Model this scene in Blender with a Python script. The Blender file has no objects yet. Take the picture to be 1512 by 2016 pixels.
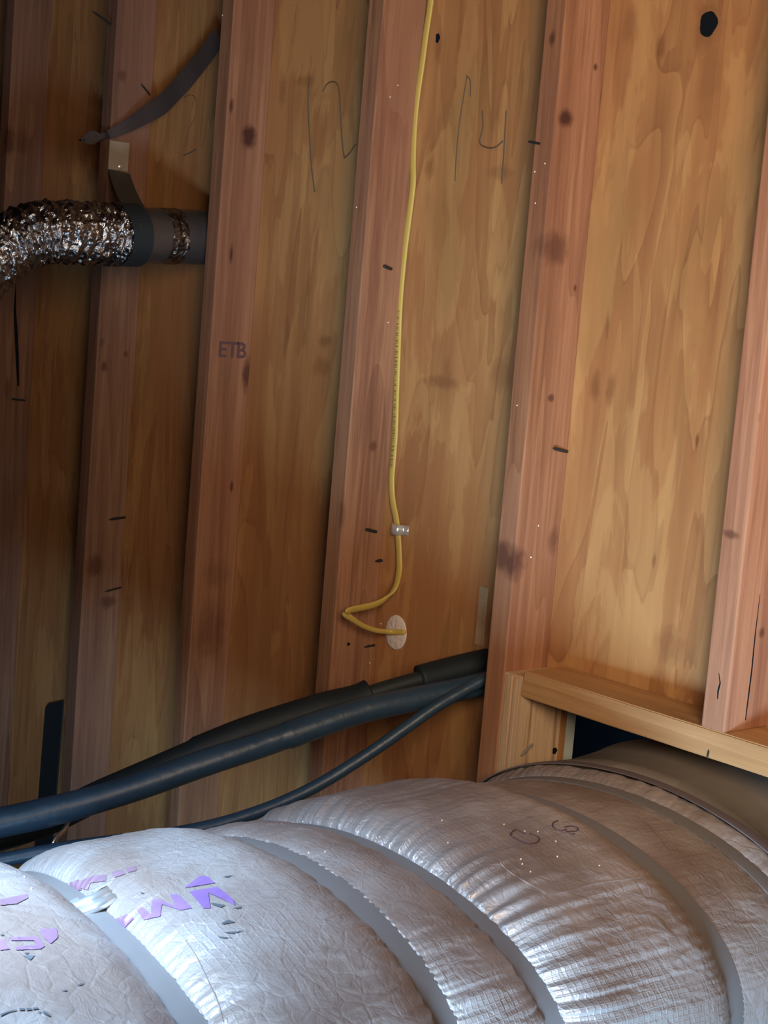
import bpy, bmesh, math, random
import numpy as np
from mathutils import Vector, Matrix, noise
from mathutils.bvhtree import BVHTree

random.seed(4)
SC = bpy.context.scene
COL = SC.collection
V = Vector

# ------------------------------------------------------------------ camera
F_PX, YAW, PITCH, ROLL = 3300.0, 0.8663148, 0.1237336, 0.0822965
CAM = V((1.7385056, -1.6994119, 0.5071927))
_f = V((-math.sin(YAW) * math.cos(PITCH), math.cos(YAW) * math.cos(PITCH), -math.sin(PITCH)))
_r0 = V((math.cos(YAW), math.sin(YAW), 0)); _u0 = _r0.cross(_f)
_r = math.cos(ROLL) * _r0 + math.sin(ROLL) * _u0
_u = -math.sin(ROLL) * _r0 + math.cos(ROLL) * _u0
cam = bpy.data.cameras.new('camera'); cam_o = bpy.data.objects.new('camera', cam); COL.objects.link(cam_o)
M3 = Matrix((_r, _u, -_f)).transposed()
cam_o.matrix_world = Matrix.Translation(CAM) @ M3.to_4x4()
cam.sensor_fit = 'VERTICAL'; cam.sensor_height = 36.0; cam.lens = F_PX / 2016 * 36.0
cam.clip_start = 0.02
SC.camera = cam_o

# ------------------------------------------------------------------ world, lamps, exposure
w = bpy.data.worlds.new('world'); SC.world = w; w.use_nodes = True
w.node_tree.nodes['Background'].inputs[0].default_value = (0.75, 0.72, 0.75, 1)
w.node_tree.nodes['Background'].inputs[1].default_value = 0.25

def area(name, loc, target, sx, sy, power, color):
    l = bpy.data.lights.new(name, 'AREA'); l.shape = 'RECTANGLE'; l.size = sx; l.size_y = sy
    l.energy = power; l.color = color
    o = bpy.data.objects.new(name, l); COL.objects.link(o); o.location = loc
    o.rotation_euler = (V(target) - V(loc)).to_track_quat('-Z', 'Y').to_euler()
    return o
dl = area('cool_duct_light', (0.36, -1.32, 0.42), (0.31, -0.97, -0.20), 0.36, 0.36, 6.2, (0.50, 0.74, 1.0))  # added cool light above the duct, aimed to pool on its near end
dl.data.spread = math.radians(74)
sp_ = area('cool_low_light', (1.75, -1.75, -0.55), (0.50, -0.45, -0.28), 0.5, 0.4, 11, (0.46, 0.74, 1.0))  # added cool light, narrowed onto the duct side for a blue highlight
sp_.data.spread = math.radians(60)
area('cool_fill', (0.6, -3.0, -0.3), (-0.6, 0.0, 0.0), 1.2, 0.8, 3.5, (0.45, 0.58, 1.0))  # unseen fill light, tinted to put blue on the black lines
def spot(name, loc, target, power, color, deg, blend, rad):
    l = bpy.data.lights.new(name, 'SPOT'); l.energy = power; l.color = color
    l.spot_size = math.radians(deg); l.spot_blend = blend; l.shadow_soft_size = rad
    o = bpy.data.objects.new(name, l); COL.objects.link(o); o.location = loc
    o.rotation_euler = (V(target) - V(loc)).to_track_quat('-Z', 'Y').to_euler()
spot('warm_spot', (1.75, -1.35, 0.75), (0.30, 0.1, 0.72), 178, (1.0, 0.77, 0.54), 78, 1.0, 0.35)  # added warm spot out of view; cone lights the wall, spares the duct
SC.view_settings.view_transform = 'Standard'
SC.view_settings.look = 'None'
SC.view_settings.gamma = 1
SC.view_settings.use_curve_mapping = False
SC.view_settings.exposure = 0.0

# ------------------------------------------------------------------ helpers
def ray(px, py):
    return (_f + _r * ((px - 756) / F_PX) + _u * ((1008 - py) / F_PX))
def at(px, py, ax, val):                      # a sighted point on the plane (axis ax = val)
    d = ray(px, py); t = (val - CAM[ax]) / d[ax]
    return CAM + d * t

def obj(name, bm_or_me, mat, parent=None, smooth=False):
    if isinstance(bm_or_me, bmesh.types.BMesh):
        me = bpy.data.meshes.new(name); bm_or_me.normal_update(); bm_or_me.to_mesh(me); bm_or_me.free()
    else: me = bm_or_me
    if mat: me.materials.append(mat)
    if smooth:
        me.polygons.foreach_set('use_smooth', [True] * len(me.polygons))
    o = bpy.data.objects.new(name, me); COL.objects.link(o)
    if parent: o.parent = parent
    return o
def tag(o, label=None, cat=None, group=None, kind=None):
    if label: o['label'] = label
    if cat: o['category'] = cat
    if group: o['group'] = group
    if kind: o['kind'] = kind
    return o
def empty(name, loc):
    o = bpy.data.objects.new(name, None); COL.objects.link(o); o.location = loc; o.empty_display_size = .05
    return o
def attach(child, parent):                    # keep world coordinates of geometry given in world space
    child.parent = parent
    child.matrix_parent_inverse = Matrix.Translation(-V(parent.location))
    return child
def box(x0, x1, y0, y1, z0, z1, bev=0.0, segs=1, bm=None):
    own = bm is None
    bm = bm or bmesh.new()
    g = bmesh.ops.create_cube(bm, size=1)
    for v in g['verts']:
        v.co = V((x0 + (v.co.x + .5) * (x1 - x0), y0 + (v.co.y + .5) * (y1 - y0), z0 + (v.co.z + .5) * (z1 - z0)))
    if bev:
        es = list({e for v in g['verts'] for e in v.link_edges})
        bmesh.ops.bevel(bm, geom=es, offset=bev, segments=segs, affect='EDGES', profile=.5)
    return bm
def frames(pts):
    fr = []; n = len(pts); up = None
    for i in range(n):
        t = (pts[min(i + 1, n - 1)] - pts[max(i - 1, 0)]).normalized()
        if up is None:
            up = V((0, 0, 1)) if abs(t.z) < .9 else V((0, 1, 0))
        s = t.cross(up)
        s.normalize(); up = s.cross(t).normalized()
        fr.append((t, s, up))
    return fr
def catmull(P, n=12):
    P = [p.copy() if isinstance(p, Vector) else list(p) for p in P]
    out = []
    A = [np.array(p, float) for p in P]
    A = [2 * A[0] - A[1]] + A + [2 * A[-1] - A[-2]]
    for i in range(1, len(A) - 2):
        for k in range(n):
            t = k / n
            a, b, c, d = A[i - 1], A[i], A[i + 1], A[i + 2]
            out.append(.5 * (2 * b + (c - a) * t + (2 * a - 5 * b + 4 * c - d) * t * t + (3 * b - a - 3 * c + d) * t ** 3))
    out.append(A[-2])
    return out
def tube(pts, rad, seg=16, caps=True, flat=1.0, disp=None, bm=None):
    pts = [V(p) for p in pts]; n = len(pts)
    if not hasattr(rad, '__len__'): rad = [rad] * n
    bm = bm or bmesh.new(); rows = []
    uvl = bm.loops.layers.uv.verify()
    for i, (t, s, u) in enumerate(frames(pts)):
        row = []
        for k in range(seg):
            a = 2 * math.pi * k / seg
            r = rad[i]
            if disp: r += disp(i, a, pts[i])
            row.append(bm.verts.new(pts[i] + s * (math.cos(a) * r) + u * (math.sin(a) * r * flat)))
        rows.append(row)
    L = [0.0]
    for i in range(1, n): L.append(L[-1] + (pts[i] - pts[i - 1]).length)
    for i in range(n - 1):
        for k in range(seg):
            k2 = (k + 1) % seg
            fc = bm.faces.new((rows[i][k], rows[i][k2], rows[i + 1][k2], rows[i + 1][k]))
            for lp, (uu, vv) in zip(fc.loops, ((k, i), (k + 1, i), (k + 1, i + 1), (k, i + 1))):
                lp[uvl].uv = (uu / seg, L[vv])
    if caps:
        bm.faces.new(list(reversed(rows[0]))); bm.faces.new(rows[-1])
    bmesh.ops.recalc_face_normals(bm, faces=bm.faces)
    return bm
def ribbon(pts, wdir, width, thick, bm=None):  # flat strap: wdir per point = direction of its width
    bm = bm or bmesh.new(); n = len(pts); rows = []
    for i in range(n):
        t = (V(pts[min(i + 1, n - 1)]) - V(pts[max(i - 1, 0)])).normalized()
        wd = V(wdir[i]); wd = (wd - t * wd.dot(t)).normalized(); nn = t.cross(wd).normalized()
        ww = width[i] if hasattr(width, '__len__') else width
        p = V(pts[i])
        rows.append([bm.verts.new(p + wd * (ww / 2 * a) + nn * (thick / 2 * b)) for a, b in ((-1, -1), (1, -1), (1, 1), (-1, 1))])
    for i in range(n - 1):
        for k in range(4):
            bm.faces.new((rows[i][k], rows[i][(k + 1) % 4], rows[i + 1][(k + 1) % 4], rows[i + 1][k]))
    bm.faces.new(list(reversed(rows[0]))); bm.faces.new(rows[-1])
    bmesh.ops.recalc_face_normals(bm, faces=bm.faces)
    return bm

# ------------------------------------------------------------------ node helper and materials
class NT:
    def __init__(s, name):
        s.m = bpy.data.materials.new(name); s.m.use_nodes = True
        s.t = s.m.node_tree; s.b = s.t.nodes['Principled BSDF']
    def n(s, typ, ins=None, **kw):
        nd = s.t.nodes.new(typ)
        for k, v in kw.items(): setattr(nd, k, v)
        for k, v in (ins or {}).items(): s.set(nd.inputs[k], v)
        return nd
    def set(s, sock, v):
        if isinstance(v, bpy.types.NodeSocket): s.t.links.new(v, sock)
        elif isinstance(v, bpy.types.Node): s.t.links.new(v.outputs[0], sock)
        else:
            if hasattr(sock.default_value, '__len__') and len(sock.default_value) == 4 and len(v) == 3: v = (*v, 1)
            sock.default_value = v
    def math(s, op, a, b=0.0, c=0.0, clamp=False):
        nd = s.n('ShaderNodeMath', operation=op, use_clamp=clamp)
        s.set(nd.inputs[0], a); s.set(nd.inputs[1], b)
        if op in ('MULTIPLY_ADD', 'SMOOTH_MIN'): s.set(nd.inputs[2], c)
        return nd.outputs[0]
    def mapping(s, vec, scale, loc=(0, 0, 0)):
        return s.n('ShaderNodeMapping', {0: vec, 1: loc, 3: scale}).outputs[0]
    def noise(s, vec, scale, detail=3, rough=.5, dist=0.0):
        return s.n('ShaderNodeTexNoise', {'Vector': vec, 'Scale': scale, 'Detail': detail, 'Roughness': rough, 'Distortion': dist}).outputs[0]
    def ramp(s, fac, stops, interp='LINEAR'):
        nd = s.n('ShaderNodeValToRGB', {0: fac}); cr = nd.color_ramp; cr.interpolation = interp
        while len(cr.elements) < len(stops): cr.elements.new(.5)
        for e, (p, c) in zip(cr.elements, stops):
            e.position = p; e.color = (*c, 1) if hasattr(c, '__len__') else (c, c, c, 1)
        return nd.outputs[0]
    def mix(s, fac, a, b, mode='MIX'):
        nd = s.n('ShaderNodeMix', data_type='RGBA', blend_type=mode)
        s.set(nd.inputs[0], fac); s.set(nd.inputs[6], a); s.set(nd.inputs[7], b)
        return nd.outputs[2]
    def remap(s, v, a, b, c=0.0, d=1.0):
        return s.n('ShaderNodeMapRange', {0: v, 1: a, 2: b, 3: c, 4: d}, clamp=True).outputs[0]
    def knots(s, P, ks):
        """ks: list of (x, y, z, rx, rz, strength) in object coordinates; returns mask and swirl"""
        acc = None
        wob = s.math('MULTIPLY', s.math('SUBTRACT', s.noise(P, 55, 2), .5), .9)
        for (x, y, z, rx, rz, st) in ks:
            q = s.n('ShaderNodeVectorMath', {0: P, 1: (x, y, z)}, operation='SUBTRACT').outputs[0]
            q = s.n('ShaderNodeVectorMath', {0: q, 1: (1 / rx, 1 / rx, 1 / rz)}, operation='MULTIPLY').outputs[0]
            ln = s.n('ShaderNodeVectorMath', {0: q}, operation='LENGTH').outputs[1]
            ln = s.math('ADD', ln, wob)
            m = s.math('MULTIPLY', s.remap(ln, 1.15, .45), st)
            acc = m if acc is None else s.math('MAXIMUM', acc, m)
        return acc

def wood(name, dark, mid, light, seed=0, knots=(), rough=.72, patch=(.30, .10, .06), grain=1.0, axis=2, patchamt=.5):
    s = NT(name)
    tc = s.n('ShaderNodeTexCoord').outputs['Object']
    off = s.n('ShaderNodeVectorMath', {0: tc, 1: (seed * 1.37, seed * 2.11, seed * .73)}, operation='ADD').outputs[0]
    sc = [1, 1, 1]; sc[axis] = .045
    Pg = s.mapping(off, sc)
    broad = s.noise(Pg, 17, 4, .55, .8)
    line = s.noise(Pg, 150, 3, .6, .3)
    ring = s.math('FRACT', s.math('MULTIPLY', s.noise(Pg, 7, 1, .4, .6), 16))
    ring = s.remap(ring, 0, 1, 0, 1)
    sc2 = [1, 1, 1]; sc2[axis] = .3
    blotch = s.noise(s.mapping(off, sc2), 5.5, 3, .55, .5)
    v = s.math('ADD', s.math('MULTIPLY', broad, .62), s.math('MULTIPLY', line, .36 * grain))
    v = s.math('ADD', v, s.math('MULTIPLY', ring, .10))
    c = s.ramp(v, [(.36, dark), (.52, mid), (.68, light)])
    c = s.mix(s.math('MULTIPLY', s.remap(blotch, .46, .66), patchamt), c, patch)
    if knots:
        k = s.knots(tc, knots)
        c = s.mix(k, c, (.055, .016, .012))
    s.set(s.b.inputs['Base Color'], c)
    s.b.inputs['Roughness'].default_value = rough
    s.b.inputs['Specular IOR Level'].default_value = .25
    bp = s.n('ShaderNodeBump', {'Strength': .35, 'Distance': .0015, 'Height': line})
    s.set(s.b.inputs['Normal'], bp.outputs[0])
    return s.m

def plywood(name, knots=(), seed=0.0):
    s = NT(name)
    tc = s.n('ShaderNodeTexCoord').outputs['Object']
    off = s.n('ShaderNodeVectorMath', {0: tc, 1: (seed, seed * .3, seed * .7)}, operation='ADD').outputs[0]
    Pf = s.mapping(off, (1, 1, .17))
    a = s.noise(Pf, 6.2, 2.5, .5, .9)
    flame = s.math('FRACT', s.math('MULTIPLY', a, 7.0))
    b = s.noise(s.mapping(off, (1, 1, .12)), 24, 3, .55, .6)
    st = s.noise(s.mapping(off, (1, 1, .02)), 120, 3, .6, .2)
    big = s.noise(s.mapping(off, (1, 1, .5)), 2.6, 2, .5, .4)
    tooth = s.math('FRACT', s.math('MULTIPLY', s.noise(s.mapping(off, (1.6, 1, .16)), 12, 2, .5, .4), 4.0))
    v = s.math('ADD', s.math('MULTIPLY', flame, .20), s.math('MULTIPLY', b, .50))
    v = s.math('ADD', v, s.math('MULTIPLY', tooth, .15))
    v = s.math('ADD', v, s.math('MULTIPLY', st, .22))
    c = s.ramp(v, [(.26, (.51, .265, .102)), (.48, (.42, .200, .076)), (.66, (.335, .150, .058)), (.84, (.25, .102, .042))])
    c = s.mix(s.math('MULTIPLY', s.remap(big, .50, .68), .42), c, (.32, .120, .052))
    pa = s.noise(s.mapping(off, (1, 1, .30)), 8.5, 6, .62, .7)
    c = s.mix(s.math('MULTIPLY', s.remap(pa, .49, .535), .42), c, (.375, .155, .058))
    pb = s.noise(s.mapping(off, (1, 1, .22), (3, 1, 5)), 10.5, 5, .6, .5)
    c = s.mix(s.math('MULTIPLY', s.remap(pb, .54, .57), .34), c, (.58, .325, .125))
    pc_ = s.noise(s.mapping(off, (1, 1, .4), (7, 2, 1)), 6.5, 4, .6, .5)
    c = s.mix(s.math('MULTIPLY', s.remap(pc_, .56, .64), .30), c, (.27, .155, .052))
    ln = s.remap(s.math('ABSOLUTE', s.math('SUBTRACT', flame, .965)), .035, 0)
    c = s.mix(s.math('MULTIPLY', ln, .16), c, (.17, .062, .028))
    if knots:
        c = s.mix(s.knots(tc, knots), c, (.16, .055, .022))
    s.set(s.b.inputs['Base Color'], c)
    s.b.inputs['Roughness'].default_value = .7
    s.b.inputs['Specular IOR Level'].default_value = .3
    bp = s.n('ShaderNodeBump', {'Strength': .2, 'Distance': .001, 'Height': st})
    s.set(s.b.inputs['Normal'], bp.outputs[0])
    return s.m

def plain(name, color, rough=.6, metal=0.0, spec=.5, bump=0.0, bscale=60, vary=.12, bdist=.002):
    s = NT(name)
    tc = s.n('ShaderNodeTexCoord').outputs['Object']
    nz = s.noise(tc, 22, 4)
    c = s.mix(s.math('MULTIPLY', nz, 1.0), tuple(x * (1 - vary) for x in color), tuple(min(1, x * (1 + vary)) for x in color))
    s.set(s.b.inputs['Base Color'], c)
    s.b.inputs['Roughness'].default_value = rough; s.b.inputs['Metallic'].default_value = metal
    s.b.inputs['Specular IOR Level'].default_value = spec
    if bump:
        bp = s.n('ShaderNodeBump', {'Strength': bump, 'Distance': bdist, 'Height': s.noise(tc, bscale, 3)})
        s.set(s.b.inputs['Normal'], bp.outputs[0])
    return s.m

M = {}
M['white_plug'] = plain('sealing_foam', (.72, .62, .58), .7, bump=.8, bscale=120)
M['sheath'] = plain('white_sheathing', (.42, .46, .43), .7, bump=.4)
M['dark'] = plain('dark_void', (.006, .008, .012), .9, spec=.1)
M['pencil'] = plain('pencil', (.10, .07, .045), .8)
M['nail'] = plain('dark_nail', (.05, .055, .06), .45, .7)
M['chrome'] = plain('bright_metal', (.86, .88, .88), .28, .75)
M['cable'] = None
M['sleeve'] = plain('black_foam_sleeve', (.024, .052, .090), .42, 0, .55, bump=.35, bscale=55, vary=.3, bdist=.003)  # black foam, with blue sky sheen painted into the base colour
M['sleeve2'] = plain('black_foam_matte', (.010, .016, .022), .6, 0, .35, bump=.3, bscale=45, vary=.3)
M['strap_black'] = plain('black_strap', (.012, .018, .022), .6)
M['strap_brown'] = plain('dark_webbing', (.045, .028, .026), .75, bump=.3, bscale=200)
M['strap_grey'] = plain('grey_strap', (.06, .066, .058), .6)
M['label'] = plain('pale_label', (.30, .25, .20), .7, vary=.3)
M['galv'] = plain('galvanised', (.16, .14, .14), .38, .75, bump=.15, bscale=30, vary=.25)
M['collar'] = plain('collar_metal', (.27, .225, .195), .6, .1, bump=.2, bscale=40, vary=.25)
M['copper'] = plain('copper_pipe', (.72, .62, .50), .25, 1.0)
M['print'] = plain('purple_print', (.30, .17, .46), .5, .2, vary=.35)
M['print_faint'] = plain('faint_purple_print', (.27, .16, .22), .55, .2, vary=.35)
M['marker'] = plain('marker_ink', (.10, .05, .06), .6)
M['soot'] = plain('smudge', (.10, .11, .13), .7, vary=.4)
M['fleck'] = plain('sawdust', (.9, .85, .75), .5)
M['floor'] = plain('floor_boards', (.12, .08, .06), .8, vary=.3)
M['duct_strap'] = plain('duct_strap', (.20, .185, .19), .6, .0, .35, vary=.07)

def cable_mat():
    s = NT('yellow_cable_jacket')
    uv = s.n('ShaderNodeTexCoord').outputs['UV']
    sep = s.n('ShaderNodeSeparateXYZ', {0: uv})
    # flat print: characters as short dashes along the jacket
    x, y = sep.outputs[0], sep.outputs[1]
    ch = s.noise(s.n('ShaderNodeCombineXYZ', {0: 0.0, 1: s.math('MULTIPLY', y, 330), 2: 0.0}).outputs[0], 1.0, 1)
    rows = s.remap(s.math('ABSOLUTE', s.math('SUBTRACT', x, .25)), .085, .06)
    zone = s.math('MULTIPLY', s.remap(y, .562, .566), s.remap(y, .822, .818))
    ink = s.math('MULTIPLY', s.math('MULTIPLY', s.remap(ch, .46, .54), rows), zone)
    c = s.mix(s.math('MULTIPLY', ink, .75), (.50, .36, .085), (.09, .06, .02))
    s.set(s.b.inputs['Base Color'], c); s.b.inputs['Roughness'].default_value = .42
    return s.m
M['cable'] = cable_mat()

def foil_mat(name, base=(.72, .70, .68), rough=.24, crease=1.0):
    s = NT(name)
    tc = s.n('ShaderNodeTexCoord').outputs['Object']
    v1 = s.n('ShaderNodeTexVoronoi', {'Vector': tc, 'Scale': 42.0}, feature='F1').outputs[0]
    n1 = s.noise(tc, 35, 5, .6, 1.5)
    h = s.math('ADD', v1, n1)
    bp = s.n('ShaderNodeBump', {'Strength': .9 * crease, 'Distance': .012, 'Height': h})
    s.set(s.b.inputs['Base Color'], base); s.b.inputs['Metallic'].default_value = 1.0
    s.set(s.b.inputs['Roughness'], s.remap(n1, .3, .7, rough * .6, rough * 1.5))
    s.set(s.b.inputs['Normal'], bp.outputs[0])
    return s.m
M['foil'] = foil_mat('crinkled_foil', (.40, .39, .40), .2, .6)

def duct_mat():
    s = NT('scrim_foil_jacket')
    tc = s.n('ShaderNodeTexCoord'); P = tc.outputs['Object']
    sep = s.n('ShaderNodeSeparateXYZ', {0: tc.outputs['UV']})
    def grid(x, per, wd):
        fr = s.math('FRACT', s.math('MULTIPLY', x, 1 / per))
        return s.remap(s.math('ABSOLUTE', s.math('SUBTRACT', fr, .5)), wd, 0)
    wob = s.math('MULTIPLY', s.noise(P, 18, 2), .006)
    gx = grid(s.math('ADD', sep.outputs[0], wob), .0068, .18)
    gy = grid(s.math('ADD', sep.outputs[1], wob), .0068, .18)
    g = s.math('MAXIMUM', gx, gy)
    vis = s.remap(s.noise(P, 5, 2), .42, .58, .15, 1.0)
    g = s.math('MULTIPLY', g, vis)
    crease = s.noise(P, 34, 5, .62, 1.8)
    fine = s.n('ShaderNodeTexVoronoi', {'Vector': P, 'Scale': 38.0}, feature='DISTANCE_TO_EDGE').outputs[0]
    h = s.math('ADD', s.math('MULTIPLY', g, .13), s.math('MULTIPLY', crease, .65))
    h = s.math('ADD', h, s.math('MULTIPLY', s.remap(fine, 0, .08), .10))
    bp = s.n('ShaderNodeBump', {'Strength': .62, 'Distance': .005, 'Height': h})
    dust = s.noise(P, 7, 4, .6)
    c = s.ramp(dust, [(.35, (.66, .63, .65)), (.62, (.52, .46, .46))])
    # settled dust, plus shade and brown wall reflection painted on the upward side
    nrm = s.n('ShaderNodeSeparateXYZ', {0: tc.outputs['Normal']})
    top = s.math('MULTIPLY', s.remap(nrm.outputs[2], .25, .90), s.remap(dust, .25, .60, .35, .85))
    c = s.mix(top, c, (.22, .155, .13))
    s.set(s.b.inputs['Base Color'], c)
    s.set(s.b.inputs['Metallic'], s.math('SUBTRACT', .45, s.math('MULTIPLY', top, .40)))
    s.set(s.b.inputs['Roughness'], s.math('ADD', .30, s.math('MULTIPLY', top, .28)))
    s.set(s.b.inputs['Normal'], bp.outputs[0])
    return s.m
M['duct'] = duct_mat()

# ================================================================== SETTING
S, W, D = .4064, .038, .089
ZB, ZT = -1.35, 1.45                 # floor and ceiling
PT = .013                            # plywood thickness
XL, XR = -3.3, 2.9                   # side walls
YF, YB = -3.6, 1.3
OP0, OP1, OPT = .076, .735, -.006    # opening for the duct
OFF = {1: -.0023, 2: .0054, 4: -.0029, 0: .0074, -1: -.0121}
def sx(i): return (i - 3) * S + OFF.get(i, 0)

def struct(name, bm, mat, parent=None):
    o = obj(name, bm, mat); tag(o, kind='structure'); return o
M['room_wood'] = wood('room_boards', (.05, .03, .022), (.09, .052, .036), (.14, .085, .055), 9)
struct('floor', box(XL, XR, YF, YB, ZB - .03, ZB), M['floor'])
struct('ceiling', box(XL, XR, YF, YB, ZT, ZT + .03), M['room_wood'])
struct('wall_left', box(XL - .03, XL, YF, YB, ZB, ZT), M['room_wood'])
struct('wall_right', box(XR, XR + .03, YF, YB, ZB, ZT), M['room_wood'])
struct('wall_front', box(XL, XR, YF - .03, YF, ZB, ZT), M['room_wood'])
struct('wall_far', box(XL, XR, YB, YB + .03, ZB, ZT), M['dark'])  # near-black colour stands in for the unlit space seen through the opening

# plywood knots on the sheets, sighted on the plywood face
def pk(px, py, rx, rz, st):
    p = at(px, py, 1, D); return (p.x, p.y, p.z, rx, rz, st)
ply_knots = [pk(1172, 762, .010, .026, .55), pk(1202, 770, .009, .024, .5), pk(640, 672, .022, .012, .45), pk(632, 722, .03, .018, .4),
             pk(845, 330, .014, .02, .45), pk(870, 752, .04, .012, .45), pk(880, 735, .012, .03, .3), pk(1318, 1268, .03, .028, .4), pk(1196, 640, .004, .02, .5),
             pk(1372, 868, .003, .012, .8), pk(1288, 1102, .004, .012, .5), pk(556, 180, .012, .03, .4), pk(1240, 50, .015, .03, .35),
             pk(1300, 95, .010, .018, .5), pk(990, 735, .03, .03, .35), pk(600, 160, .03, .012, .35), pk(862, 92, .01, .03, .4), pk(1395, 45, .028, .045, .55),
             pk(1395, 150, .02, .06, .3), pk(985, 340, .03, .012, .35)]
M['ply'] = plywood('plywood_flame', ply_knots)

def sheet_bm(x0, x1, y0, y1, z0, z1, hole=None):
    """a board with an optional notch cut from its lower edge region (hole = x0,x1,z1)"""
    bm = bmesh.new()
    if not hole: return box(x0, x1, y0, y1, z0, z1)
    hx0, hx1, hz = hole
    for b in ((x0, hx0, z0, z1), (hx1, x1, z0, z1), (hx0, hx1, hz, z1)):
        if b[1] - b[0] > 1e-4: box(b[0], b[1], y0, y1, b[2], b[3], bm=bm)
    bmesh.ops.remove_doubles(bm, verts=bm.verts, dist=1e-5)
    return bm
wall = obj('wall_back', sheet_bm(XL, XR, D + PT + .0005, D + PT + .018, ZB, ZT, (OP0 + .001, OP1, OPT)), M['sheath']); tag(wall, kind='structure')
edges = [XL, sx(-3) + .019, sx(0) + .019, sx(3) + .019, sx(6) + .019, XR]
for a, b in zip(edges[:-1], edges[1:]):
    hole = (OP0, OP1, OPT) if a < OP0 < b or a < OP1 - .01 < b else None
    if hole and b < OP1: hole = (OP0, b, OPT)
    if hole and a > OP0: hole = (a, OP1, OPT)
    obj('plywood_sheet', sheet_bm(a + .001, b - .001, D, D + PT, ZB, ZT, hole), M['ply'], wall)

# ------------------------------------------------------------------ studs
def kn(px, py, ax, val, rx, rz, st, base):
    p = at(px, py, ax, val) - V(base); return (p.x, p.y, p.z, rx, rz, st)
cols = {
 'far':  ((.115, .056, .037), (.17, .086, .056), (.25, .137, .086)),  # darker wood: light falloff towards the left painted into the colour
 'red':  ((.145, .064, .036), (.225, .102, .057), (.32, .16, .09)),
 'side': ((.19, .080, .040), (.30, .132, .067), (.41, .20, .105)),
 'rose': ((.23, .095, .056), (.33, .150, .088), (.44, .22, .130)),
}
labels = {
 -3: 'brown wall stud farthest to the left outside the frame, bare and dim',
 -2: 'dim brown wall stud just outside the left edge of the frame',
 -1: 'dim brown wall stud at far left with a long black split',
 0: 'brown wall stud that carries the pale label and screwed grey pipe strap',
 1: 'reddish wall stud with stamped letters, hiding the wall end of the foil-wrapped pipe',
 2: 'reddish fine-grained wall stud just left of the yellow cable',
 3: 'red-brown full-height wall stud whose foot stands beside the short pale jack stud',
 4: 'pinkish wall stud cut off on top of the horizontal header board',
 5: 'brown wall stud right of the duct opening, outside the frame',
 6: 'brown wall stud well to the right of the duct opening',
}
fr = {i: sx(i) + W for i in labels}
knotlist = {
 1: [(490, 268, 0, fr[1], .017, .024, .95), (455, 210, 0, fr[1], .005, .014, .8), (455, 500, 0, fr[1], .005, .016, .9), (486, 737, 0, fr[1], .012, .034, .8),
     (456, 958, 0, fr[1], .004, .012, .8), (425, 1130, 0, fr[1], .03, .03, .25), (415, 1240, 0, fr[1], .035, .06, .35)],
 3: [(1113, 232, 0, fr[3], .016, .013, .9), (1092, 488, 0, fr[3], .030, .026, .55), (1008, 1108, 0, fr[3], .030, .028, .75), (990, 1095, 1, 0, .02, .028, .7),
     (1087, 76, 1, 0, .006, .012, .7), (1172, 132, 0, fr[3], .005, .006, .8), (1132, 567, 0, fr[3], .004, .006, .7), (1085, 783, 0, fr[3], .007, .006, .7),
     (1090, 1065, 0, fr[3], .012, .022, .45), (1185, 190, 0, fr[3], .004, .02, .6)],
 2: [(735, 878, 0, fr[2], .008, .010, .6), (672, 1010, 1, 0, .008, .03, .4)],
 4: [(1505, 828, 1, 0, .010, .014, .9), (1497, 945, 1, 0, .008, .008, .5), (1440, 1052, 1, 0, .015, .006, .6), (1456, 1362, 1, 0, .006, .008, .5), (1500, 1246, 0, fr[4], .007, .008, .7)],
 0: [(122, 58, 1, 0, .01, .02, .5), (205, 722, 0, fr[0], .008, .012, .7), (200, 676, 0, fr[0], .006, .01, .5), (240, 148, 0, fr[0], .01, .012, .5), (188, 1115, 0, fr[0], .022, .025, .6), (212, 1185, 0, fr[0], .02, .014, .6),
     (248, 697, 0, fr[0], .006, .008, .6)],
 -1: [(15, 275, 0, fr[-1], .018, .035, .7), (45, 280, 0, fr[-1], .02, .03, .4), (15, 760, 0, fr[-1], .01, .03, .3)],
}
studs = {}
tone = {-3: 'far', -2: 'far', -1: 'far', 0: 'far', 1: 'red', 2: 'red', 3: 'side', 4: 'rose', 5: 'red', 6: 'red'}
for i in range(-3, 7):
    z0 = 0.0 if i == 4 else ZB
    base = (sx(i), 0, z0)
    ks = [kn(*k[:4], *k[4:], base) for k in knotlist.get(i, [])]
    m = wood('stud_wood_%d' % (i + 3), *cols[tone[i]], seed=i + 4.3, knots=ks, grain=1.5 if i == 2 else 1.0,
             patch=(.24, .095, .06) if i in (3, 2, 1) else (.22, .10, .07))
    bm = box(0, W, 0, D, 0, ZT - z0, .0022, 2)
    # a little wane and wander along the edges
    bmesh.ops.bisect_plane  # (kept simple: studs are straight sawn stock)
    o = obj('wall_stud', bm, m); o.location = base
    tag(o, labels[i], 'stud', 'wall studs'); studs[i] = o

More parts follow.
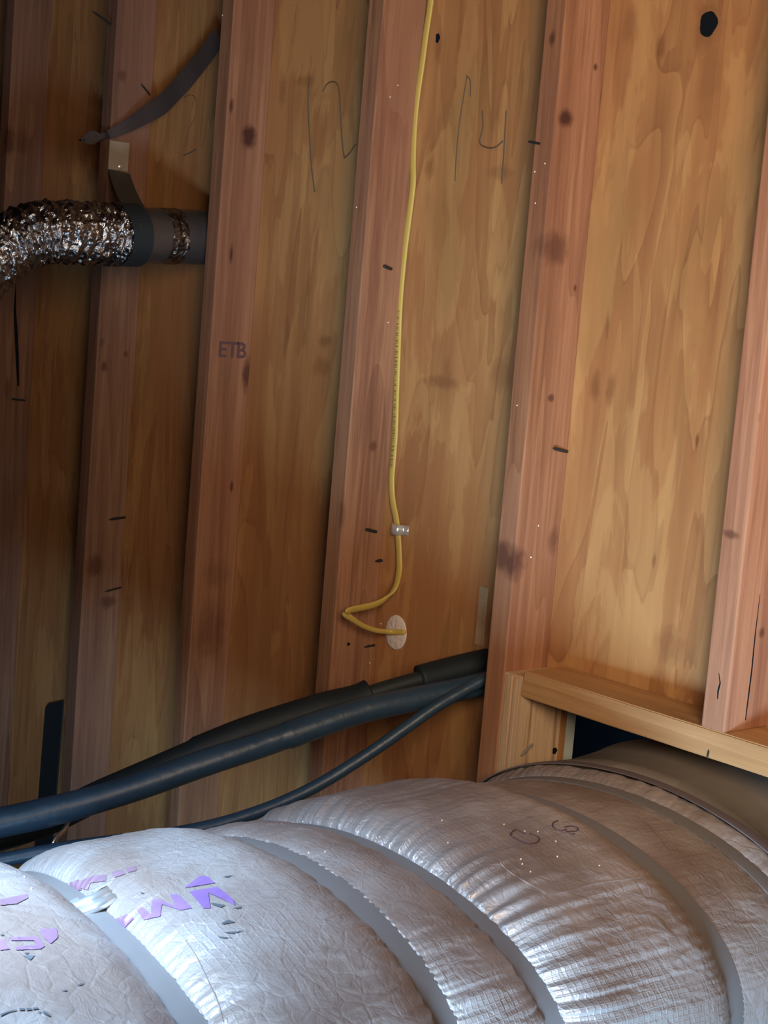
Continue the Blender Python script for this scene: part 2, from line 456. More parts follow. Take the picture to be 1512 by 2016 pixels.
# ------------------------------------------------------------------ header, jack studs
M['header'] = wood('header_wood', (.34, .175, .075), (.47, .255, .11), (.60, .35, .165), 21, axis=0, patch=(.36, .19, .10), patchamt=.3,
                   knots=[(.045, .03, 0, .012, .01, .7)])
hb = V((.0765, 0, -W))
bm = bmesh.new()
NXH = 46
prof = [(0, 0), (0, W), (D, W), (D, 0)]
rows = []
L_h = .811 - .0765 - .0385
for k in range(NXH + 1):
    x = L_h * k / NXH
    row = []
    for (y, z) in prof:
        dy = (.0012 * noise.noise(V((x * 9, y * 10, z * 30)))) if y == 0 else 0
        dx = 0
        if k == 0: dx = .0035 if (y == 0 and z > 0) else (.000 if y == 0 else .001)
        row.append(bm.verts.new((x + dx, y + dy, z)))
    rows.append(row)
for a, b in zip(rows[:-1], rows[1:]):
    for k in range(4): bm.faces.new((a[k], a[(k + 1) % 4], b[(k + 1) % 4], b[k]))
bm.faces.new(rows[0][::-1]); bm.faces.new(rows[-1])
bmesh.ops.recalc_face_normals(bm, faces=bm.faces)
es = [e for e in bm.edges if len(e.link_faces) == 2 and e.calc_face_angle(0) > .8 and abs((e.verts[0].co - e.verts[1].co).normalized().x) > .8]
bmesh.ops.bevel(bm, geom=es, offset=.0018, segments=2, affect='EDGES')
header = obj('header_board', bm, M['header']); header.location = hb
tag(header, 'light yellowish horizontal header board above the big foil duct', 'board')

def jack(x0, name_label, mat, seed):
    bm = bmesh.new()
    # split, splintered face: several ragged strips of uneven depth
    n = 7; xs = [W * k / n for k in range(n + 1)]
    random.seed(seed)
    box(0, W - .003, .0030, D, 0, 0 - .010 - ZB, .0008, 1, bm)
    ny = 11
    for k in range(ny):
        box(W - .0034, W - random.choice([0, .0004, .0010, .0016, .0022]), .0034 + (D - .0034) * k / ny, .0034 + (D - .0034) * (k + 1) / ny - .0003, 0, -.010 - ZB - random.uniform(0, .003), bm=bm)
    for k in range(n):
        d = random.choice([0, .0006, .0012, .0020, .0026]); zc = -.010 - ZB - random.uniform(0, .004)
        if k in (2, 3): zc -= .0015
        box(xs[k] + .0002, xs[k + 1] - .0001, d, .0034, 0, zc, bm=bm)
    o = obj('jack_stud', bm, mat); o.location = (x0, 0, ZB)
    tag(o, name_label, 'stud', 'jack studs beside the duct opening'); return o
M['jack'] = wood('jack_wood', (.19, .11, .062), (.38, .24, .14), (.56, .38, .235), 33, patch=(.30, .18, .115), grain=1.9, patchamt=.45)
jackL = jack(.0382, 'short pale splintered jack stud under the left end of the header board', M['jack'], 3)
jackR = jack(OP1, 'pale jack stud at the right side of the duct opening, outside the frame', M['jack'], 8)

# ------------------------------------------------------------------ nails and holes
def nail(p, d, length, r, parent, mat=None, name='nail', head=False):
    p = V(p); d = V(d).normalized()
    pts = [p - d * .006, p, p + d * length * .8, p + d * length]
    bm = tube(pts, [r, r, r * .95, r * .25], 8)
    if head: tube([p + d * length, p + d * (length + .0015)], r * 2.2, 10, bm=bm)
    o = obj(name, bm, mat or M['nail'])
    attach(o, parent) if parent else None
    return o
def nailpx(a, b, ax, val, out, parent, r=.0018, mat=None):
    """a nail whose root is sighted at pixel a on the plane and that leans towards pixel b, sticking out by `out`"""
    p = at(a[0], a[1], ax, val); q = at(b[0], b[1], ax, val)
    n = V((1, 0, 0)) if ax == 0 else V((0, -1, 0))
    d = (q - p) + n * out
    return nail(p, d, d.length, r, parent, mat)
nailpx((736, 1046), (716, 1041), 0, fr[2], .004, studs[2], .0028)
nailpx((764, 1102), (736, 1104), 0, fr[2], .004, studs[2], .0028)
nailpx((747, 1268), (714, 1273), 0, fr[2], .004, studs[2], .002)
nailpx((766, 528), (752, 523), 0, fr[2], .003, studs[2], .0028)
nailpx((1112, 888), (1083, 881), 0, fr[3], .006, studs[3], .0026)
nailpx((1058, 282), (1043, 279), 1, 0, .004, studs[3], .002)
nailpx((214, 44), (178, 22), 0, fr[0], .006, studs[0], .0024)
nailpx((244, 1019), (212, 1022), 0, fr[0], .005, studs[0], .0028)
nailpx((240, 1156), (204, 1164), 0, fr[0], .005, studs[0], .002)
nailpx((292, 183), (276, 165), 0, fr[0], .003, studs[0], .002)
nailpx((28, 786), (49, 788), 0, fr[-1], .004, studs[-1], .0024)
nailpx((1044, 1470), (1022, 1487), 0, .0762, .004, jackL, .0022, M['collar'])
nailpx((1395, 1480), (1396, 1492), 1, 0, .004, header, .0014)
def disc(p, n, rx, rz, mat, parent, name, t=.0006, seg=18, wob=0.0):
    n = V(n).normalized(); up = V((0, 0, 1)); s = up.cross(n).normalized()
    bm = bmesh.new(); lo = []; hi = []
    for k in range(seg):
        a = 2 * math.pi * k / seg; q = 1 + wob * math.sin(3 * a + 1) + wob * math.cos(5 * a)
        c = V(p) + s * (math.cos(a) * rx * q) + up * (math.sin(a) * rz * q)
        lo.append(bm.verts.new(c - n * .001)); hi.append(bm.verts.new(c + n * t))
    bm.faces.new(hi); bm.faces.new(lo[::-1])
    for k in range(seg): bm.faces.new((lo[k], lo[(k + 1) % seg], hi[(k + 1) % seg], hi[k]))
    bmesh.ops.recalc_face_normals(bm, faces=bm.faces)
    o = obj(name, bm, mat)
    if parent is wall: o.parent = wall
    elif parent: attach(o, parent)
    return o
disc(at(1395, 47, 1, D), (0, -1, 0), .0150, .0170, M['dark'], wall, 'knot_hole', wob=.05)
disc(at(862, 75, 1, D), (0, -1, 0), .0048, .0075, M['dark'], wall, 'knot_hole', wob=.1)
disc(at(1092, 1478, 0, .0762), (1, 0, 0), .0045, .0050, M['dark'], jackL, 'nail_hole', wob=.08)
disc(at(686, 1268, 0, fr[2]), (1, 0, 0), .003, .0028, M['dark'], studs[2], 'nail_hole', wob=.1)
for (px, py) in ((905, 1), ):
    pass

# drying checks (thin dark splits)
def check(pts, parent, width, name='check'):
    n = len(pts); ws = [max(.0003, width * math.sin(math.pi * (k + .3) / (n - .4 + .6))) for k in range(n)]
    nn = [(0, 1, 0)] * n
    bm = ribbon(pts, [(0, 1, 0.0) if parent not in (studs[4],) else (1, 0, 0)] * n, [2 * x for x in ws], .0008)
    o = obj(name, bm, M['dark']); attach(o, parent); return o
check([at(x, y, 0, fr[-1]) for x, y in ((31, 560), (29, 610), (32, 660), (34, 710), (36, 760))], studs[-1], .0042)
check([at(x, y, 1, 0) for x, y in ((1415.5, 1325), (1418, 1345), (1414, 1360), (1413, 1376))], studs[4], .0012)
check([at(x, y, 0, fr[4]) for x, y in ((1496, 1170), (1486, 1250), (1479, 1320), (1472, 1375), (1467, 1418))], studs[4], .0016)

# pencil writing on the plywood: N, 1 4, and a faint 2
def stroke(pxs, parent=wall, r=.0012):
    pts = [V(p) for p in catmull([at(x, y, 1, D - .0004) for x, y in pxs], 8)]
    o = obj('pencil_mark', tube(pts, r, 6, flat=1), M['pencil']); o.parent = parent; return o
stroke([(610, 152), (607, 200), (610, 270), (614, 330), (620, 378)])
stroke([(636, 180), (644, 166), (656, 161), (666, 170), (670, 210), (672, 250), (675, 290), (678, 311)])
stroke([(678, 311), (688, 302), (700, 284)])
stroke([(920, 148), (913, 190), (905, 240), (899, 300), (896, 356)], r=.0009)
stroke([(920, 150), (926, 160), (926, 190)], r=.0008)
stroke([(950, 218), (951, 250), (945, 280), (957, 290), (975, 290), (990, 278)])
stroke([(997, 218), (994, 270), (991, 320), (988, 362)])
stroke([(362, 192), (376, 187), (386, 196), (386, 225), (374, 250), (364, 290)], r=.0007)
stroke([(361, 306), (372, 302), (386, 294)], r=.001)

# stamped letters on the stud beside the pipe
def stamp(ch, px, py):
    cu = bpy.data.curves.new('stamp', 'FONT'); cu.body = ch; cu.size = .040; cu.offset = .0008; cu.extrude = .0002
    o = bpy.data.objects.new('stamp_tmp', cu); COL.objects.link(o)
    me = bpy.data.meshes.new_from_object(o); bpy.data.objects.remove(o)
    p = at(px, py, 0, fr[1] + .0003)
    me.transform(Matrix(((0, 0, 1), (1, 0, 0), (0, 1, 0))).to_4x4())
    me.transform(Matrix.Translation(p))
    q = obj('stamped_letter', me, M['marker']); attach(q, studs[1])
for ch, px, py in (('E', 428, 702), ('T', 446, 703), ('B', 464, 704)): stamp(ch, px, py)

# ------------------------------------------------------------------ sealing plug, yellow cable, clamp
pc = at(780, 1245, 1, D)
bm = bmesh.new()
bmesh.ops.create_uvsphere(bm, u_segments=40, v_segments=20, radius=1)
for v in bm.verts:
    c = v.co.copy(); q = .0008 * noise.noise(c * 4) + .0015 * noise.noise(c * 8)
    v.co = V((c.x * .0265, -max(c.z, -.2) * .004 - abs(q) * 1.4 * (c.z > 0), c.y * .0290)) + V((0, 0, 0))
for f_ in bm.faces: f_.smooth = True
bmesh.ops.recalc_face_normals(bm, faces=bm.faces)
plug = obj('sealing_plug', bm, M['white_plug']); plug.location = pc
tag(plug, 'whitish oval plug of filler sealing the cable hole in the plywood', 'plug')

YC = D - .0052
cp = [at(x, y, 1, YC) for x, y in ((856, -90), (848, 0), (838, 70), (830, 130), (820, 200), (815, 260), (813, 320), (813, 360), (806, 420), (797, 490), (790, 560), (786, 620), (783, 700), (780, 780), (778, 850), (774, 905), (771, 945), (773, 985), (780, 1022), (784, 1060), (786, 1100))]
loop = [at(785, 1128, 1, YC - .004), at(777, 1158, 1, YC - .016)]
XC = cp[-1].x
lp2 = [at(757, 1180, 0, XC + .004), at(735, 1191, 0, XC + .002), at(708, 1197, 0, XC), at(687, 1202, 0, XC), at(681, 1209, 0, XC - .001), at(694, 1219, 0, XC), at(715, 1232, 0, XC), at(740, 1241, 0, XC), at(768, 1244, 0, XC + .002)]
end = [at(796, 1245, 1, D - .002), at(798, 1245, 1, D + .008)]
allp = [V(p) for p in catmull(cp + loop + lp2 + end, 8)]
# flat two-conductor jacket: width direction turns once along the loop
bm = bmesh.new(); uvl = bm.loops.layers.uv.verify()
n = len(allp); rows = []; seg = 14
ncp = len(cp) * 8; Lc = [0.0]
for k in range(1, n): Lc.append(Lc[-1] + (allp[k] - allp[k - 1]).length)
for k in range(n):
    t = (allp[min(k + 1, n - 1)] - allp[max(k - 1, 0)]).normalized()
    s_ = (k - ncp) / max(1, (n - ncp))
    wd = V((1, 0, .0)) if k < ncp - 6 else (V((1, 0, 0)).lerp(V((.45, .25, 1)), min(1, max(0, (k - ncp + 6) / 26))))
    wd = (wd - t * wd.dot(t)).normalized(); nn = t.cross(wd)
    kw = 1 - .32 * min(1, max(0, (k - n + 52) / 14))   # seen edge-on on its way back to the plug
    rows.append([bm.verts.new(allp[k] + wd * (math.cos(a) * .0068 * kw) + nn * (math.sin(a) * .0032)) for a in [2 * math.pi * j / seg for j in range(seg)]])
for k in range(n - 1):
    for j in range(seg):
        f_ = bm.faces.new((rows[k][j], rows[k][(j + 1) % seg], rows[k + 1][(j + 1) % seg], rows[k + 1][j])); f_.smooth = True
        for lpp, (uu, vv) in zip(f_.loops, ((j, k), (j + 1, k), (j + 1, k + 1), (j, k + 1))): lpp[uvl].uv = (uu / seg, Lc[vv])
bm.faces.new(rows[0]); bm.faces.new(rows[-1])
bmesh.ops.recalc_face_normals(bm, faces=bm.faces)
cable = obj('electrical_cable', bm, M['cable'])
tag(cable, 'yellow flat electrical cable running down the plywood and looping into the white plug', 'cable')

cc = at(783, 1042, 1, YC); cc.y = D
clamp = empty('cable_clamp', cc); tag(clamp, 'shiny metal strap clamp holding the yellow cable to the plywood', 'clamp')
prof = [(-.0145, 0), (-.0085, -.0006), (-.0065, -.004), (-.0045, -.0090), (0, -.0105), (.0045, -.0090), (.0065, -.004), (.0085, -.0006), (.0145, 0)]
pp = catmull([V((a * 1.50, b * 1.30 - .0006, 0)) for a, b in prof], 5)
bm = ribbon([V(p) for p in pp], [(0, 0, 1)] * len(pp), .0170, .0009)
o = obj('saddle', bm, M['chrome'], clamp, True)
for sx_ in (-.0180, .0180):
    bm = bmesh.new(); bmesh.ops.create_uvsphere(bm, u_segments=12, v_segments=8, radius=.0028)
    for v in bm.verts: v.co.y = -abs(v.co.y) * .6 if v.co.y < 0 else 0
    o = obj('screw', bm, M['chrome'], clamp, True); o.location = (sx_, -.0012, 0)

# ------------------------------------------------------------------ foil-wrapped exhaust pipe (upper left)
PX = -.882
pA = V((PX, D - .001, .602)); pB = at(240, 462, 0, PX)
pipe = empty('exhaust_pipe', (PX, D, .602)); tag(pipe, 'foil-wrapped exhaust pipe hung in front of the studs at upper left', 'pipe')
R_P = .0495
bm = tube([pA.lerp(pB, k / 20) for k in range(21)], R_P, 40)
o = obj('metal_pipe', bm, M['galv'], None, True); attach(o, pipe)
# foil flexible part: leaves the rigid pipe, bends down and left
fp = [pB + (pA - pB).normalized() * .03, pB, at(200, 461, 0, PX), at(140, 457, 0, PX), at(85, 458, 0, PX - .005), at(35, 474, 0, PX - .01), at(-15, 510, 0, PX - .015), at(-60, 560, 0, PX - .02), at(-110, 640, 0, PX - .02), at(-160, 800, 0, PX - .02)]
fpts = [V(p) for p in catmull(fp, 30)]
def crinkle(i, a, p):
    c = V((math.cos(a) * 1.3, math.sin(a) * 1.3, i * .055))
    w_ = .0030 * math.sin(i * .62 + 1.4 * math.sin(a * 2 + i * .03)) * (.5 + .5 * noise.noise(c * 1.7)) * min(1, i / 40)
    return w_ + (.0040 * noise.noise(c * 2.6) + .0030 * noise.noise(c * 6)) * min(1, .4 + i / 60)
bm = tube(fpts, [.0535 if k > 3 else .051 for k in range(len(fpts))], 72, disp=crinkle)
o = obj('foil_sleeve', bm, M['foil']); attach(o, pipe)
# foil tape patch with torn bright edge near the wall
def on_pipe(u, ang, r=R_P + .0012):
    c = pA.lerp(pB, u); t = (pB - pA).normalized(); s = t.cross(V((0, 0, 1))).normalized(); up = s.cross(t)
    return c + s * (math.cos(ang) * r) + up * (math.sin(ang) * r)
M['tape'] = foil_mat('foil_tape', (.62, .58, .56), .2, .7)
def pipe_patch(u0, u1, a0, a1, mat, name, ragged=.0, r=R_P + .001):
    bm = bmesh.new(); g = []
    for i in range(13):
        row = []
        for j in range(17):
            a = a0 + (a1 - a0) * j / 16; u = u0 + (u1 - u0) * i / 12
            if i in (0, 12): u += ragged * noise.noise(V((a * 3, i, 0)))
            row.append(bm.verts.new(on_pipe(u, a, r + .0006 * abs(noise.noise(V((i * .7, j * .6, 1)))))))
        g.append(row)
    for i in range(12):
        for j in range(16): bm.faces.new((g[i][j], g[i + 1][j], g[i + 1][j + 1], g[i][j + 1]))
    bmesh.ops.solidify(bm, geom=bm.faces[:], thickness=.0004)
    o = obj(name, bm, mat); attach(o, pipe); return o
_s = (pB - pA).normalized().cross(V((0, 0, 1)))
# facing side of the pipe towards the camera: angle where s points to +x
a_c = math.pi if _s.x < 0 else 0
pipe_patch(.50, .66, a_c - 1.9, a_c + 1.5, M['tape'], 'foil_tape', .06)

# ------------------------------------------------------------------ strap on the stud, label, screw
fx = fr[0]
strap = empty('hanger_strap', at(236, 330, 0, fx)); tag(strap, 'grey pipe hanger strap screwed to the stud above the foil pipe', 'strap')
s0 = at(234, 338, 0, fx + .004); s1 = at(264, 408, 0, PX - .02)
sp = [s0.lerp(s1, k / 12) + V((0, 0, -.006 * math.sin(math.pi * k / 12))) for k in range(13)]
bm = ribbon(sp, [(0, 1, 0)] * len(sp), .044, .002)
o = obj('webbing', bm, M['strap_grey']); attach(o, strap)
u_s = .58
bm = bmesh.new(); ring = []
tdir = (pB - pA).normalized()
pS = at(246, 462, 0, PX); u_s = (pS - pA).length / (pB - pA).length
N_ = 48
pts = [on_pipe(u_s + .03 * math.sin(2 * math.pi * k / N_ + 1), 2 * math.pi * k / N_, R_P + .0058) for k in range(N_ + 1)]
bm = ribbon(pts, [tdir] * len(pts), .040, .0018)
o = obj('pipe_loop', bm, M['strap_black']); attach(o, strap)
pb = at(282, 430, 0, PX + .045)
bm = box(-.002, .001, -.017, .017, -.012, .012, .0008)
o = obj('strap_buckle', bm, plain('dull_buckle', (.42, .36, .33), .3, .9)); o.matrix_world = Matrix.Translation(on_pipe(u_s - .15, a_c + .62 if _s.x > 0 else a_c - .62, R_P + .006)) @ Matrix.Rotation(-.62, 4, 'Y')
mw = o.matrix_world.copy(); o.parent = strap; o.matrix_parent_inverse = Matrix.Translation(-strap.location); o.matrix_world = mw
lb = bmesh.new()
a_, b_ = at(216, 276, 0, fx), at(251, 338, 0, fx)
box(fx + .0002, fx + .0012, min(a_.y, b_.y), max(a_.y, b_.y), b_.z, a_.z, .0003, 1, lb)
o = obj('paper_label', lb, M['label']); attach(o, strap)
o['label'] = 'pale paper label under the strap screw'
bm = bmesh.new(); bmesh.ops.create_uvsphere(bm, u_segments=16, v_segments=10, radius=.0065)
for v in bm.verts: v.co.x *= .5
o = obj('screw', bm, M['chrome'], None, True); o.location = at(237, 328, 0, fx + .004) - strap.location; o.parent = strap

# dark twisted webbing strap running from the stud up behind the next stud
q = [at(160, 276, 0, fx + .008), at(180, 271, 0, fx + .010), at(202, 268, 0, fx + .012), at(220, 262, 0, fx + .016), at(250, 248, 0, fx + .035), at(285, 228, 0, fx + .07), at(320, 205, 0, fx + .11), at(352, 172, 0, fx + .16), at(380, 140, 0, fx + .20), at(405, 108, 0, fx + .245), at(430, 72, 0, -.885)]
q = [V(p) for p in catmull(q, 6)]
nq = len(q); wds = []; wid = []
for k in range(nq):
    s_ = k / (nq - 1)
    a = (-.2 + 2.2 * min(1, s_ / .30)) if s_ < .30 else 2.0
    wds.append(V((.15, math.sin(a) * .55, math.cos(a) + .25)) if s_ < .3 else V((-.10, -.25, 1)))
    wid.append(.004 + .022 * math.sin(math.pi * s_ / .20) if s_ < .18 else .010 + .026 * min(1, (s_ - .18) / .40))
bm = ribbon(q, wds, wid, .0018)
bmesh.ops.bevel(bm, geom=bm.edges[:], offset=.0003, segments=1, affect='EDGES')
o = obj('webbing_strap', bm, M['strap_brown']); tag(o, 'dark brown twisted webbing strap slanting up above the foil pipe', 'strap')
# small hook end where the strap is nailed to the stud
nail(at(160, 276, 0, fx), (1, 0, 0), .012, .002, o)

# ------------------------------------------------------------------ black insulated lines
def line(pp, k=10): return [V(p) for p in catmull(pp, k)]
def lerp_at(px, py, s_):           # the lines leave the wall and come forward to the left
    x = -.055 * (1 - s_) + -.31 * s_
    return at(px, py, 0, x)
def path(pxs, dx=0.0):
    out = []
    for (px, py) in pxs:
        s_ = (975 - px) / 975
        x = -.055 + (-.255) * s_ + dx
        out.append(at(px, py, 0, x))
    return out
front = path([(992, 1332), (960, 1343), (900, 1358), (820, 1375), (730, 1394), (640, 1422), (560, 1450), (500, 1471), (400, 1503), (270, 1549), (180, 1576), (100, 1597), (0, 1619), (-120, 1640), (-300, 1665)])
fpt = line(front); nf = len(fpt)
def pinch(i, a, p): return .0012 * noise.noise(V((i * .07, math.cos(a), math.sin(a)))) 
lines = empty('insulated_line', fpt[nf // 2]); tag(lines, 'thick black foam-insulated refrigerant line in front, sloping down left with blue sheen', 'pipe', 'black insulated lines')
rr = [.0150 + (.0212 - .0150) * min(1, k / nf * 1.25) + (.0022 if k < nf * .42 else 0) for k in range(nf)]
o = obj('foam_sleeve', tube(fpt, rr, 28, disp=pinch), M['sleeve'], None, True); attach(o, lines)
back = path([(975, 1298), (955, 1304), (900, 1317), (826, 1337), (780, 1350), (735, 1364), (700, 1378), (620, 1398), (500, 1437), (400, 1476), (300, 1520), (200, 1563), (100, 1612), (0, 1646), (-150, 1680), (-300, 1700)], -.034)
bpt = line(back); nb = len(bpt)
l2 = empty('insulated_line', bpt[nb // 2]); tag(l2, 'black insulated line behind the front one, with a gap between two sleeve pieces', 'pipe', 'black insulated lines')
# two sleeve pieces with a bare gap between
i0, i1 = 31, 53
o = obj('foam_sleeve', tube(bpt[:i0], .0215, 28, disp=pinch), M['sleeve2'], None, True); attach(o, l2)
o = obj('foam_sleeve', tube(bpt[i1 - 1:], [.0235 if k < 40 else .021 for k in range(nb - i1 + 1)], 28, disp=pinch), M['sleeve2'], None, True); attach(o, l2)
o = obj('inner_pipe', tube(bpt[i0 - 4:i1 + 4], .0125, 20), M['strap_black'], None, True); attach(o, l2)
thin = path([(970, 1330), (930, 1350), (880, 1378), (845, 1400), (800, 1432), (730, 1481), (640, 1538), (560, 1578), (480, 1608), (400, 1630), (300, 1648), (200, 1660), (100, 1675), (0, 1694), (-120, 1716), (-300, 1740)], .028)
tp = line(thin)
o = obj('thin_hose', tube(tp, [.0088 + .0016 * k / len(tp) for k in range(len(tp))], 20), M['sleeve'], None, True)
tag(o, 'thin black hose drooping below the two thick insulated lines', 'hose')
cpw = line([at(136, 1606, 0, -.28), at(128, 1630, 0, -.27), at(112, 1648, 0, -.265), at(103, 1664, 0, -.262), at(99, 1680, 0, -.26)], 6)
o = obj('copper_tube', tube(cpw, .0034, 12), M['copper'], None, True)
tag(o, 'short bright copper tube between the thick black line and the thin hose', 'tube')

# black strip nailed flat on the plywood
a_, b_ = at(93, 1382, 1, D), at(127, 1382, 1, D)
bm = bmesh.new()
p0 = [(a_.x, a_.z - .014), (a_.x + .012, a_.z), (b_.x, b_.z + .004), (b_.x - .012, -.76), (a_.x - .012, -.76)]
lo = [bm.verts.new((x, D - .0005, z)) for x, z in p0]; hi = [bm.verts.new((x, D - .0045, z)) for x, z in p0]
bm.faces.new(lo); bm.faces.new(hi)
for k in range(5): bm.faces.new((lo[k], lo[(k + 1) % 5], hi[(k + 1) % 5], hi[k]))
bmesh.ops.recalc_face_normals(bm, faces=bm.faces)
o = obj('black_strip', bm, M['strap_black']); tag(o, 'vertical flat black strip on the plywood behind the insulated lines', 'strip')
nail(V((a_.x + .018, D - .004, a_.z - .03)), (0, -1, 0), .002, .002, o)

# ------------------------------------------------------------------ big foil duct
# cross-sections: y, x, z, yaw, pitch, half-width a, half-height b
RG = [(-3.60, .36, -.27, .05, .02, .315, .16), (-2.4, .37, -.27, .05, .02, .315, .16), (-1.6, .38, -.255, .08, .02, .32, .155), (-1.15, .388, -.235, .12, .03, .335, .14),
      (-.8581, .3880, -.2180, .1493, .0347, .3370, .1000), (-.6442, .3913, -.2502, -.0223, -.0103, .2878, .1672),
      (-.5008, .3715, -.2250, .0214, .025, .2995, .1230), (-.2424, .3655, -.2544, -.0842, .0044, .2988, .170),
      (-.0800, .3535, -.2550, -.0688, .0296, .3100, .159), (-.0300, .3420, -.2400, -.0600, .0306, .3120, .1560)]
STR = [-1.5, -.8581, -.6442, -.5008, -.2424, -.0800, -.0300]
RA = np.array(RG)
def sec(y):
    k = np.searchsorted(RA[:, 0], y) - 1; k = min(max(k, 0), len(RA) - 2)
    y0, y1 = RA[k, 0], RA[k + 1, 0]; t = (y - y0) / (y1 - y0)
    t = t * t * (3 - 2 * t) * .35 + t * .65
    return RA[k] * (1 - t) + RA[k + 1] * t
def frame(s_):
    _, x, z, yaw, pit, a, b = s_
    n = V((math.sin(yaw) * math.cos(pit), math.cos(yaw) * math.cos(pit), math.sin(pit)))
    h = n.cross(V((0, 0, 1))).normalized(); v = h.cross(n)
    return V((x, s_[0], z)), n, h, v, a, b
strap_w = {-1.5: .045, -.8581: .036, -.6442: .034, -.5008: .030, -.2424: .034, -.0800: .024, -.0300: .012}
ys = np.concatenate([np.linspace(-3.6, -1.15, 60)[:-1], np.arange(-1.15, -.0305, .0027), [-.030]])
NTH = 760
TH = np.linspace(0, 2 * np.pi, NTH, endpoint=False)
def hashn(x, y, seed=0):
    return noise.noise(V((x, y, seed)))
# wrinkle fields precomputed on a coarse lattice then bilinearly read (fast)
def lattice(nx, ny, sxx, syy, seed, ridged=False):
    A = np.zeros((nx, ny))
    for i in range(nx):
        for j in range(ny):
            a = 2 * math.pi * j / ny; R_ = syy
            vv = noise.noise(V((i * sxx + seed, math.cos(a) * R_, math.sin(a) * R_)))
            A[i, j] = 1 - abs(vv) * 2 if ridged else vv
    return A
def read(A, u, th):
    nx, ny = A.shape
    x = np.clip(u * (nx - 1), 0, nx - 1.001); i = int(x); fx_ = x - i
    y = (th / (2 * np.pi) * ny) % ny; j = y.astype(int) % ny; fy = y - np.floor(y); j2 = (j + 1) % ny
    a = A[i, j] * (1 - fy) + A[i, j2] * fy; b = A[i + 1, j] * (1 - fy) + A[i + 1, j2] * fy
    return a * (1 - fx_) + b * fx_
LA = lattice(120, 260, .12, 5.0, 3)          # soft lumps
LB = lattice(240, 520, .16, 12, 17, True)    # sharp creases
LC = lattice(120, 700, .08, 26, 41)          # long folds running along the duct
verts = np.zeros((len(ys), NTH, 3)); UV = np.zeros((len(ys), NTH + 1, 2))
for i, y in enumerate(ys):
    s_ = sec(y); C, n_, h, v, a, b = frame(s_)
    k = max(j for j in range(len(STR)) if STR[j] <= y) if y > STR[0] else -1
    if k < 0 or k == len(STR) - 1:
        lo_, hi_ = (-3.6, STR[0]) if k < 0 else (STR[-2], STR[-1])
    else: lo_, hi_ = STR[k], STR[k + 1]
    wl, wh = strap_w.get(lo_, .02) / 2, strap_w.get(hi_, .02) / 2
    dl, dh = y - lo_, hi_ - y
    gap = hi_ - lo_
    B = {True: .024, False: .013}[gap > .2] if gap < 1 else .03
    if gap < .1: B = .003
    if y > -.25: B = min(B, .003)
    m = min(max(min((dl - wl) / .055, (dh - wh) / .055), 0), 1) if gap > .1 else min(max(min((dl - wl) / .012, (dh - wh) / .012), 0), 1)
    bul = B * math.sin(m * math.pi / 2) ** .8
    lip = (.0025 if y < -.25 else .0008) * (1 if (dl > wl and dh > wh) else 0)
    u = i / (len(ys) - 1)
    near = math.exp(-max(0, dl - wl) / .035); nearh = math.exp(-max(0, dh - wh) / .030)
    onstrap = dl < wl or dh < wh
    e = np.full(NTH, bul + lip)
    if y > -1.2 and not onstrap:
        fold = read(LC, u, TH)
        ruff = np.sin(TH * 185 + 4 * read(LA, u, TH)) * .0016 * math.exp(-max(0, dl - wl) / .010)
        big = read(LA, u, TH); cr = read(LB, u, TH)
        cr = np.clip((cr - .72) / .28, 0, 1) ** 1.5
        q5 = .35 if gap < .2 and y > -.25 else 1.0
        e = e + (fold * (.0040 * near + .0040 * nearh + (.0048 * math.exp(-max(0, dl - wl) / .085) if lo_ == -.5008 else 0)) + ruff) * q5 + big * .0036 * m + cr * .0014 * (.35 + .65 * m)
    elif onstrap: e = e - .003
    ct, st = np.cos(TH), np.sin(TH)
    P = np.array(C)[None] + ((a + e) * ct)[:, None] * np.array(h)[None] + ((b + e) * st)[:, None] * np.array(v)[None]
    verts[i] = P
    UV[i, :, 0] = np.linspace(0, 2 * np.pi, NTH + 1) * .24; UV[i, :, 1] = y
nI, nJ = len(ys), NTH
idx = np.arange(nI * nJ).reshape(nI, nJ); j2 = np.roll(np.arange(nJ), -1)
quads = np.stack([idx[:-1], idx[:-1][:, j2], idx[1:][:, j2], idx[1:]], -1).reshape(-1, 4)
me = bpy.data.meshes.new('duct_jacket')
me.vertices.add(nI * nJ); me.vertices.foreach_set('co', verts.reshape(-1))
me.loops.add(quads.size); me.loops.foreach_set('vertex_index', quads.reshape(-1).astype(np.int32))
me.polygons.add(len(quads)); me.polygons.foreach_set('loop_start', (np.arange(len(quads)) * 4).astype(np.int32))
try: me.polygons.foreach_set('loop_total', np.full(len(quads), 4, np.int32))
except Exception: pass
me.update(calc_edges=True)
uvl = me.uv_layers.new(name='UVMap')
uq = np.stack([UV[:-1, :-1], UV[:-1, 1:], UV[1:, 1:], UV[1:, :-1]], 2).reshape(-1, 2)
uvl.data.foreach_set('uv', uq.reshape(-1).astype(np.float32))
duct = empty('insulated_duct', (.33, -.6, -.25))
tag(duct, 'big foil-jacketed insulated air duct with grey straps entering the wall opening', 'duct')
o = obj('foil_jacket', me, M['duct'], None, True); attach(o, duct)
# orientation check
me.flip_normals() if (V(me.polygons[400 * NTH // 2].normal)).dot(V(me.polygons[400 * NTH // 2].center) - V((.33, me.polygons[400 * NTH // 2].center.y, -.24))) < 0 else None

